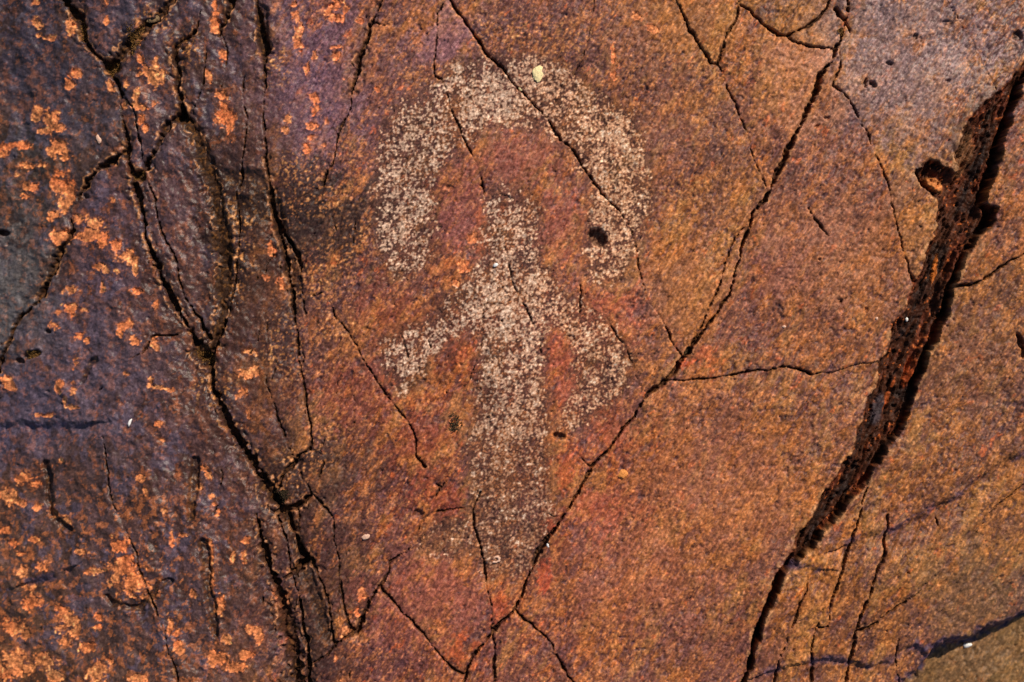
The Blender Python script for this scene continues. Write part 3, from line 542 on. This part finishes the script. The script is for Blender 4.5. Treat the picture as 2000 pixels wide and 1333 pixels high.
# fissure stone: rusty dark brown
fc = fbm(X, Y, 30, 210, 4, -66, 3.5)
fcol = lin((60, 35, 25)) * np.ones(X.shape + (1,), F)
fc = nz(fc)
m = ss(.2, 1.4, fc)[..., None]; fcol = fcol * (1 - m) + lin((92, 47, 32)) * m
m = ss(.4, 1.3, -fc + .3 * gC)[..., None]; fcol = fcol * (1 - m) + lin((32, 25, 25)) * m
m = (ss(2.0, 2.5, nz(perlin(X, Y, 9, 215)) + .5 * fc + .5 * gA))[..., None]; fcol = fcol * (1 - m) + lin((176, 98, 50)) * m
mix(mC * .95, fcol.astype(F))
for cx, cy, rx, ry, an, c in [(1830,362,28,16,35,(200,132,76)),(1888,300,22,60,20,(110,80,56)),(1780,728,10,36,15,(150,70,34)),(1830,525,5,34,10,(220,130,58)),(1720,800,16,40,20,(64,60,68)),(1745,770,4,40,18,(170,86,40)),(1850,440,30,40,0,(74,46,34))]:
    sl, b = blob(cx, cy, rx, ry, an); mm = np.zeros(X.shape, F); mm[sl] = ss(0, .4, b); mix(mm * .8, c)
# pale broken skin plus painted sunlit highlight along the fissure and the wide cracks
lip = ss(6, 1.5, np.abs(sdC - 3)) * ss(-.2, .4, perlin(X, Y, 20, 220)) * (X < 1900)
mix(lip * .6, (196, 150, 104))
# foot of the rounded edge: greenish brown mineral, then blue shade painted along the drop
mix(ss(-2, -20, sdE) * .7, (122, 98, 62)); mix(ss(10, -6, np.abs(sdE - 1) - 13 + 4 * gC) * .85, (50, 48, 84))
mix(step_shade * .55 * ss(-.6, .9, nz(perlin(X, Y, 40, 235)) + .3 * gB), (74, 72, 108))  # sky-lit blue shade of the small steps, put into the colour
_o = ss(380, 900, np.maximum(np.maximum(-X, X - 2000), np.maximum(-Y, Y - 1333)))[..., None]
col = col * (1 - _o) + lin((140, 92, 58)) * _o            # even rock far outside
# overall fine value break-up
gD = nz(fbm(X, Y, 5.5, 240, 2, -56, 3.2)); gE = nz(fbm(X, Y, 9, 243, 3, 82, 2.2))
vb = np.exp(inside * (.09 * gA + .11 * gS + .06 * gB + .04 * gC + .17 * gD * wr * (1 - peck) + .12 * gE * wl) - .03)
col = np.clip(col * vb[..., None], .004, .9)
ALB = np.array([.88, .85, .84], F)      # from the look of sunlit stone to its base colour
col *= np.array([.96, .84, .74], F) * wl[..., None] + (np.array([.96, .81, .79], F) * (1 - ss(1000, 1400, X))[..., None] + np.array([.92, .82, .77], F) * ss(1000, 1400, X)[..., None]) * (1 - wl[..., None])
rough = np.clip(.56 + .26 * peck + .22 * om_m * wl + .25 * crk - .18 * wl - .12 * ss(1560, 1720, X) * ss(400, 100, Y) - .10 * mC, .3, .95).astype(F)

# ------------------------------------------------------------------ materials
def rock_material(name, spec=.35, bump=.5, gscale=900):
    m = bpy.data.materials.new(name); m.use_nodes = True; t = m.node_tree; n = t.nodes; L = t.links
    b = n['Principled BSDF']; b.inputs['Specular IOR Level'].default_value = spec
    at = n.new('ShaderNodeAttribute'); at.attribute_name = 'mineral'
    ar = n.new('ShaderNodeAttribute'); ar.attribute_name = 'rough'
    co = n.new('ShaderNodeTexCoord')
    n1 = n.new('ShaderNodeTexNoise'); n1.inputs['Scale'].default_value = gscale; n1.inputs['Detail'].default_value = 3; n1.inputs['Roughness'].default_value = .7
    L.new(co.outputs['Object'], n1.inputs['Vector'])
    v = n.new('ShaderNodeTexVoronoi'); v.inputs['Scale'].default_value = gscale * .55
    L.new(co.outputs['Object'], v.inputs['Vector'])
    mr = n.new('ShaderNodeMapRange'); mr.inputs['From Min'].default_value = .3; mr.inputs['From Max'].default_value = .7; mr.inputs['To Min'].default_value = .72; mr.inputs['To Max'].default_value = 1.28
    L.new(n1.outputs[0], mr.inputs['Value'])
    hs = n.new('ShaderNodeMapRange'); hs.inputs['To Min'].default_value = .86; hs.inputs['To Max'].default_value = 1.14
    sep = n.new('ShaderNodeSeparateColor'); L.new(v.outputs['Color'], sep.inputs[0]); L.new(sep.outputs[0], hs.inputs['Value'])
    mu = n.new('ShaderNodeMath'); mu.operation = 'MULTIPLY'; L.new(mr.outputs[0], mu.inputs[0]); L.new(hs.outputs[0], mu.inputs[1])
    sc = n.new('ShaderNodeVectorMath'); sc.operation = 'SCALE'; L.new(at.outputs['Color'], sc.inputs[0]); L.new(mu.outputs[0], sc.inputs['Scale'])
    L.new(sc.outputs[0], b.inputs['Base Color']); L.new(ar.outputs['Fac'], b.inputs['Roughness'])
    bp = n.new('ShaderNodeBump'); bp.inputs['Strength'].default_value = bump; bp.inputs['Distance'].default_value = .0006
    L.new(n1.outputs[0], bp.inputs['Height']); L.new(bp.outputs[0], b.inputs['Normal'])
    return m
M_SLAB = rock_material('weathered_rock', .28, .45); M_PECK = rock_material('pecked_rock', .25, .7, 1100)
M_OR = rock_material('bare_orange_rock', .2, .6); M_BED = rock_material('crack_soil', .1, .8, 700); M_FIS = rock_material('fissure_stone', .08, .8, 700)

# ------------------------------------------------------------------ cut the one relief into things and parts
k_ = 1 + (-z_low * U) / D                              # lower-lying rock keeps its traced place
VX = (X - 1000) * U * k_; VY = (666.5 - Y) * U * k_; VZ = Z * U
V = np.stack([VX, VY, VZ], -1).reshape(-1, 3).astype(F)
COL = np.concatenate([col, np.ones(X.shape + (1,), F)], -1).reshape(-1, 4).astype(F); RG = rough.ravel()
idx = np.arange(NX * NY, dtype=np.int32).reshape(NY, NX)
Fc = np.stack([idx[1:, :-1], idx[1:, 1:], idx[:-1, 1:], idx[:-1, :-1]], -1).reshape(-1, 4)
key = lab.copy()                                        # slab number
ids = {}
BED, FISS = 9001, 9002
PK = {9011: 'arch_left', 9012: 'arch_top', 9013: 'arch_right', 9021: 'body', 9022: 'arm_l', 9023: 'arm_r', 9024: 'tail'}
# orange patches big enough to pick out
fcore = (om_m > .5) & (crk < .3) & (inside > .98) & (X > -20) & (X < 2020) & (Y > -20) & (Y < 1353)
pl, npl = components(fcore)
pc_ = np.bincount(pl.ravel(), minlength=npl + 1)
order = [i for i in np.argsort(-pc_[1:]) + 1 if pc_[i] >= 34][:290]
pmap = np.zeros(npl + 1, np.int32); pslab = {}
for k, i in enumerate(order):
    pmap[i] = 20000 + k
pk = pmap[pl]
for k, i in enumerate(order):
    m = lab[pl == i]; pslab[20000 + k] = int(np.bincount(m).argmax())
key = np.where(pk > 0, pk, key)
inA = (sdA + 6 * perlin(X, Y, 30, 80) < 2); inF = (sdF + 6 * perlin(X, Y, 30, 81) < 2)
key[inA & (X < 1000)] = 9011; key[inA & (X >= 1000)] = 9013; key[inA & (X >= 890) & (X < 1110) & (Y < 330)] = 9012
key[inF] = 9021; key[inF & (X < 935) & (Y > 560) & (Y < 800)] = 9022; key[inF & (X > 1062) & (Y > 560) & (Y < 870)] = 9023; key[inF & (Y > 860)] = 9024
key[(sdC < 0)] = FISS
key[(crk > .6) & (sdC >= 0) & ~inA & ~inF] = BED
fk = key.reshape(-1)[Fc[:, 3]]
o_ = np.argsort(fk, kind='stable'); fks = fk[o_]; starts = np.flatnonzero(np.r_[True, fks[1:] != fks[:-1]]); ends = np.r_[starts[1:], len(fks)]
groups = {int(fks[s]): o_[s:e] for s, e in zip(starts, ends)}
VF = V.copy()
def cut(name, gid, mat, parent=None):
    f = Fc[groups[gid]]; u, inv = np.unique(f, return_inverse=True); inv = inv.reshape(-1).astype(np.int32)
    me = bpy.data.meshes.new(name); v = VF[u]; o0 = v.mean(0) if parent is None else np.zeros(3, F)
    me.vertices.add(len(u)); me.vertices.foreach_set('co', (v - o0).ravel())
    me.loops.add(len(inv)); me.loops.foreach_set('vertex_index', inv)
    nf = len(f); me.polygons.add(nf); me.polygons.foreach_set('loop_start', np.arange(0, nf * 4, 4, dtype=np.int32))
    me.update(calc_edges=True)
    a = me.attributes.new('mineral', 'FLOAT_COLOR', 'POINT'); a.data.foreach_set('color', COL[u].ravel())
    a = me.attributes.new('rough', 'FLOAT', 'POINT'); a.data.foreach_set('value', RG[u])
    me.materials.append(mat); me.shade_smooth() if SMOOTH else None
    o = bpy.data.objects.new(name, me); C.objects.link(o); o.location = [float(t) for t in o0]
    if parent is not None:
        o.parent = parent; o.matrix_parent_inverse = parent.matrix_world.inverted() if False else o.matrix_parent_inverse
        pl_ = parent.location
        me.vertices.foreach_set('co', (v - np.array(pl_, F)).ravel()); me.update()
    return o
SMOOTH = True
def tag(o, label=None, cat=None, group=None, kind=None):
    if label: o['label'] = label
    if cat: o['category'] = cat
    if group: o['group'] = group
    if kind: o['kind'] = kind
    return o
def empty(name, x, y, zz=0):
    o = bpy.data.objects.new(name, None); C.objects.link(o); o.location = ((x - 1000) * U, (666.5 - y) * U, zz * U); o.empty_display_size = .02
    return o

bed = tag(cut('bedrock', BED, M_BED), kind='structure')
slabs = {}
SL = []      # (seed x, seed y, label), filled below
SL = [
 (480,650,'dark brown upright slab between the branching left cracks and the long upright crack'),
 (480,560,'dark brown upright slab between the branching left cracks and the long upright crack'),
 (60,200,'slate purple slab in the top left corner, left of the mossy upright crack'),
 (230,40,'small wedge of violet rock between two mossy cracks at the top left edge'),
 (800,560,'large reddish brown middle slab carrying most of the pecked arch and figure'),
 (598,158,'tall violet slab streaked with orange flakes, between two upright cracks left of the arch'),
 (1270,236,'rusty slab right of the diagonal crack that cuts through the arch, under its right leg'),
 (1388,40,'small ochre triangle of rock at the top edge, closed off by two meeting cracks'),
 (1536,24,'small half-round ochre piece at the top edge above the curved dark crack'),
 (1600,65,'small ochre splinter of rock wedged beside the black knot of the right-hand crack'),
 (1780,204,'violet grey slab with a small black pit, between the thin slanting crack and wide fissure'),
 (1950,65,'dusky purple slab in the top right corner above the head of the wide fissure'),
 (1502,158,'ochre slab sprinkled with dark purple dots, left of the long right-hand crack'),
 (1606,534,'smooth tan slab above the level crack, between diagonal crack and wide fissure'),
 (1970,404,'dark rusty slab at the right edge above the short rising crack beside the fissure'),
 (258,276,'thin sliver of rock between twin cracks under the mossy knot, upper left'),
 (100,900,'big slaty slab filling the lower left, blotched with many orange flakes'),
 (1420,540,'long thin tan sliver between the two parallel strands of the diagonal crack'),
 (1848,900,'broad ochre slab right of the fissure, ending in the rounded ledge at lower right'),
 (1300,1016,'broad smooth orange brown slab below the level crack, left of the wide fissure'),
 (1574,1166,'ochre wedge below the lower end of the wide fissure, split by thin upright cracks'),
 (632,1068,'narrow dark brown strip of rock between the lower left cracks, right of the black pocket'),
 (612,1195,'dark brown sliver with a cross crack, just below the black pocket in the lower left'),
 (576,1216,'sunken dark sliver lying in the broad groove at the bottom left'),
 (750,1281,'reddish triangular slab at the bottom edge, below the tent-shaped cracks'),
 (1020,1281,'reddish wedge at the bottom edge right of the upright crack under the figure'),
 (945,1302,'tiny bright orange wedge at the bottom edge where the long diagonal crack ends'),
]
def find_label(i):
    for x, y, t in SL:
        jx = np.searchsorted(ax, x); jy = np.searchsorted(ay, y)
        if lab[jy, jx] == i: return t
    return None
for i in slab_ids:
    if i not in groups: continue
    t = find_label(i)
    o = cut('rock_slab', i, M_SLAB); slabs[i] = o
    tag(o, t or 'unlabelled', 'rock slab', kind='thing')
for k in sorted(pslab):
    if k in groups and pslab[k] in slabs:
        cut('orange_patch', k, M_OR, slabs[pslab[k]])
fis = tag(cut('fissure_floor', FISS, M_FIS), 'dark rusty sunken floor of the wide fissure running down the right side', 'fissure', kind='thing')
arch = tag(empty('pecked_arch', 1000, 330), 'pale speckled horseshoe arch pecked into the rock over the standing figure', 'petroglyph')
for g, nm in ((9011, 'arch_leg'), (9012, 'arch_crown'), (9013, 'arch_leg')): cut(nm, g, M_PECK, arch)
fig = tag(empty('pecked_figure', 1000, 800), 'pale pecked figure with two drooping arms and a long body under the arch', 'petroglyph')
for g, nm in ((9021, 'torso'), (9022, 'arm'), (9023, 'arm'), (9024, 'lower_body')): cut(nm, g, M_PECK, fig)

# ------------------------------------------------------------------ small loose things on the rock
def plain(name, base, rough_=.6, spec=.4, vary=.35):
    m = bpy.data.materials.new(name); m.use_nodes = True; t = m.node_tree; n = t.nodes; L = t.links; b = n['Principled BSDF']
    b.inputs['Roughness'].default_value = rough_; b.inputs['Specular IOR Level'].default_value = spec
    c = lin(base); no = n.new('ShaderNodeTexNoise'); no.inputs['Scale'].default_value = 700; no.inputs['Detail'].default_value = 4
    co = n.new('ShaderNodeTexCoord'); L.new(co.outputs['Object'], no.inputs['Vector'])
    r = n.new('ShaderNodeValToRGB'); r.color_ramp.elements[0].position = .3; r.color_ramp.elements[1].position = .7
    r.color_ramp.elements[0].color = [float(v) * (1 - vary) for v in c] + [1]; r.color_ramp.elements[1].color = [min(1, float(v) * (1 + vary)) for v in c] + [1]
    L.new(no.outputs[0], r.inputs[0]); L.new(r.outputs[0], b.inputs['Base Color'])
    bp = n.new('ShaderNodeBump'); bp.inputs['Strength'].default_value = .6; bp.inputs['Distance'].default_value = .0008
    L.new(no.outputs[0], bp.inputs['Height']); L.new(bp.outputs[0], b.inputs['Normal'])
    return m
def ground(x, y):
    jx = int(np.searchsorted(ax, x)); jy = int(np.searchsorted(ay, y))
    return float(VX[jy, jx]), float(VY[jy, jx]), float(Z[jy - 2:jy + 3, jx - 2:jx + 3].mean()) * U
import bmesh
from mathutils import noise as mn
def chip(name, x, y, rx, ry, rz, ang, mat, label, cat, sub=3, bend=0, ring=False):
    gx0, gy0, gz0 = ground(x, y); bm = bmesh.new()
    if ring:
        n1, n2 = 22, 8
        vs = [[bm.verts.new((math.cos(2*math.pi*i/n1) * (1 + .42 * math.cos(2*math.pi*j/n2)), math.sin(2*math.pi*i/n1) * (1 + .42 * math.cos(2*math.pi*j/n2)), math.sin(2*math.pi*j/n2) * .8)) for j in range(n2)] for i in range(n1)]
        for i in range(n1):
            for j in range(n2): bm.faces.new((vs[i][j], vs[(i+1) % n1][j], vs[(i+1) % n1][(j+1) % n2], vs[i][(j+1) % n2]))
    else: bmesh.ops.create_icosphere(bm, subdivisions=sub, radius=1)
    a = R(-ang)
    for v in bm.verts:
        p = v.co.copy(); q_ = 1 + .30 * mn.noise(p * 1.6 + Vector((x, y, 0))) + .18 * mn.noise(p * 4 + Vector((y, x, 0)))
        p = Vector((p.x * q_ * rx, p.y * q_ * ry, p.z * rz * (1 + .2 * mn.noise(p * 3))))
        p.x += bend * (p.y / ry) ** 2 * rx
        v.co = Vector((p.x * math.cos(a) - p.y * math.sin(a), p.x * math.sin(a) + p.y * math.cos(a), p.z)) * U
    me = bpy.data.meshes.new(name); bm.to_mesh(me); bm.free(); me.materials.append(mat); me.shade_smooth()
    o = bpy.data.objects.new(name, me); C.objects.link(o); o.location = (gx0, gy0, gz0 + rz * U * .25)
    return tag(o, label, cat)
m_cream = plain('cream_crust', (232, 214, 160), .7, .3, .16); m_white = plain('white_grit', (226, 224, 222), .5, .5, .12); m_pink = plain('pinkish_chip', (204, 164, 142), .6, .4, .2)
m_ochre = plain('ochre_chip', (206, 132, 66), .7, .3, .25); m_tan = plain('tan_crust', (120, 98, 72), .8, .2, .3)
chip('mineral_crust', 1050, 142, 11, 15, 2.4, 10, m_cream, 'round cream crust of mineral on top of the arch, right of the diagonal crack', 'mineral crust', 4)
chip('white_grain', 1016, 171, 4, 5, 3, 0, m_cream, 'small cream grain on the crack edge just below the round cream crust', 'grain')
chip('white_shard', 252, 825, 2.6, 8, 2.5, 20, m_white, 'thin white shard lying on the slaty rock at the left', 'shard', bend=.6)
chip('white_shard', 1910, 1273, 9, 4.4, 3, -8, m_white, 'curled white shard at the foot of the rounded ledge, lower right', 'shard', bend=-.3)
chip('quartz_grain', 968, 517, 5, 3.6, 2.5, -30, m_white, 'white quartz grain high on the body of the pecked figure', 'grain')
chip('quartz_grain', 1776, 623, 3, 4, 2.5, 0, m_white, 'white grain sitting in the dark wide fissure', 'grain')
chip('quartz_grain', 1530, 638, 4, 3, 2.2, 0, m_pink, 'pale grain on the tan slab above the level crack', 'grain')
chip('quartz_grain', 1070, 1067, 3, 5, 2.5, -30, m_white, 'white grain on the lip of the diagonal crack beside the foot of the figure', 'grain')
chip('rock_chip', 713, 1048, 8, 5.5, 2.2, -20, m_pink, 'small pinkish chip on the dark rock left of the figure, low down', 'rock chip')
chip('rock_chip', 968, 1094, 7, 5, 2.2, -15, m_pink, 'small pink ring-shaped chip near the foot of the pecked figure', 'rock chip', ring=True)
chip('rock_chip', 1216, 926, 10, 8, 2.6, -40, m_ochre, 'bright ochre chip on the broad slab right of the diagonal crack', 'rock chip', 4)
chip('rock_chip', 296, 34, 13, 7, 2.2, -8, m_tan, 'flat tan chip in the mossy crack at the top left', 'rock chip', 4)
chip('rock_chip', 194, 272, 5, 9, 2.4, -25, m_pink, 'pale pinkish chip standing on the slaty rock at upper left', 'rock chip')
chip('rock_chip', 961, 820, 5, 2.4, 1.8, -20, m_pink, 'thin pale flake on the long body of the pecked figure', 'rock chip')
chip('rock_chip', 1710, 622, 3, 3, 2, 0, m_pink, 'pale grain on the left lip of the wide fissure', 'rock chip')

# moss in the crack knots: a low cushion of tiny pointed leaves
def moss(x, y, rx, ry, n, mat, label, seed, lift=2.0, ln=4.5):
    r = random.Random(seed); gx0, gy0, gz0 = ground(x, y); vs = []; fs = []
    for k in range(n):
        a = r.random() * 2 * math.pi; q_ = math.sqrt(r.random()) * (1 + .25 * math.sin(3 * a + seed))
        px, py = x + math.cos(a) * rx * q_, y + math.sin(a) * ry * q_
        bx, by, bz = ground(px, py); bz = min(bz, gz0 + 8 * U) + (1 - q_) * lift * U
        d_ = Vector((r.uniform(-1, 1), r.uniform(-1, 1), r.uniform(.3, 1.2))).normalized(); s_ = d_.cross(Vector((0, 0, 1))).normalized() * U * r.uniform(.6, 1.1)
        b0 = Vector((bx - gx0, by - gy0, bz - gz0)); L_ = U * ln * r.uniform(.5, 1.2); i = len(vs)
        vs += [b0 - s_, b0 + s_, b0 + d_ * L_ * .6 + s_ * .7, b0 + d_ * L_, b0 + d_ * L_ * .6 - s_ * .7]; fs.append((i, i + 1, i + 2, i + 3, i + 4))
    me = bpy.data.meshes.new('moss_cushion'); me.from_pydata(vs, [], fs); me.materials.append(mat)
    o = bpy.data.objects.new('moss_cushion', me); C.objects.link(o); o.location = (gx0, gy0, gz0)
    return tag(o, label, 'moss')
m_mb = plain('brown_moss', (112, 80, 40), .8, .2, .5); m_md = plain('dark_moss', (62, 50, 34), .85, .2, .5)
moss(219, 131, 20, 17, 900, m_mb, 'round brown moss cushion in the crack knot at the top left', 1)
moss(163, 62, 10, 24, 500, m_mb, 'brown moss tuft in the widest part of the top left crack', 2)
moss(262, 66, 14, 34, 700, m_mb, 'loose golden brown moss strip in the slanting groove at the top left', 3, 1.0, 3.5)
moss(270, 343, 15, 11, 500, m_mb, 'brown moss cushion where cracks meet under the thin sliver, left', 4)
moss(357, 228, 12, 10, 350, m_md, 'dark moss tuft in the forked crack knot at upper left', 5)
moss(395, 692, 19, 18, 800, m_mb, 'large brown moss cushion at the meeting of cracks left of the figure', 6)
moss(888, 826, 12, 17, 90, m_md, 'sparse dark star-shaped moss tuft just left of the figure body', 7, 1.0, 9)
moss(63, 690, 14, 8, 240, m_mb, 'moss tuft in the dark hollow at the far left edge', 8)
moss(547, 968, 16, 14, 500, m_md, 'dark moss in the black crack knot at the lower left', 9)
moss(1641, 60, 5, 5, 110, m_mb, 'small moss tuft in the black knot at the head of the right-hand crack', 10)
moss(1341, 688, 6, 12, 160, m_md, 'dark moss in the diagonal crack right of the figure arm', 11, 1, 3)

print('verts', NX * NY, 'slabs', len(slabs), 'patches', len(pslab))
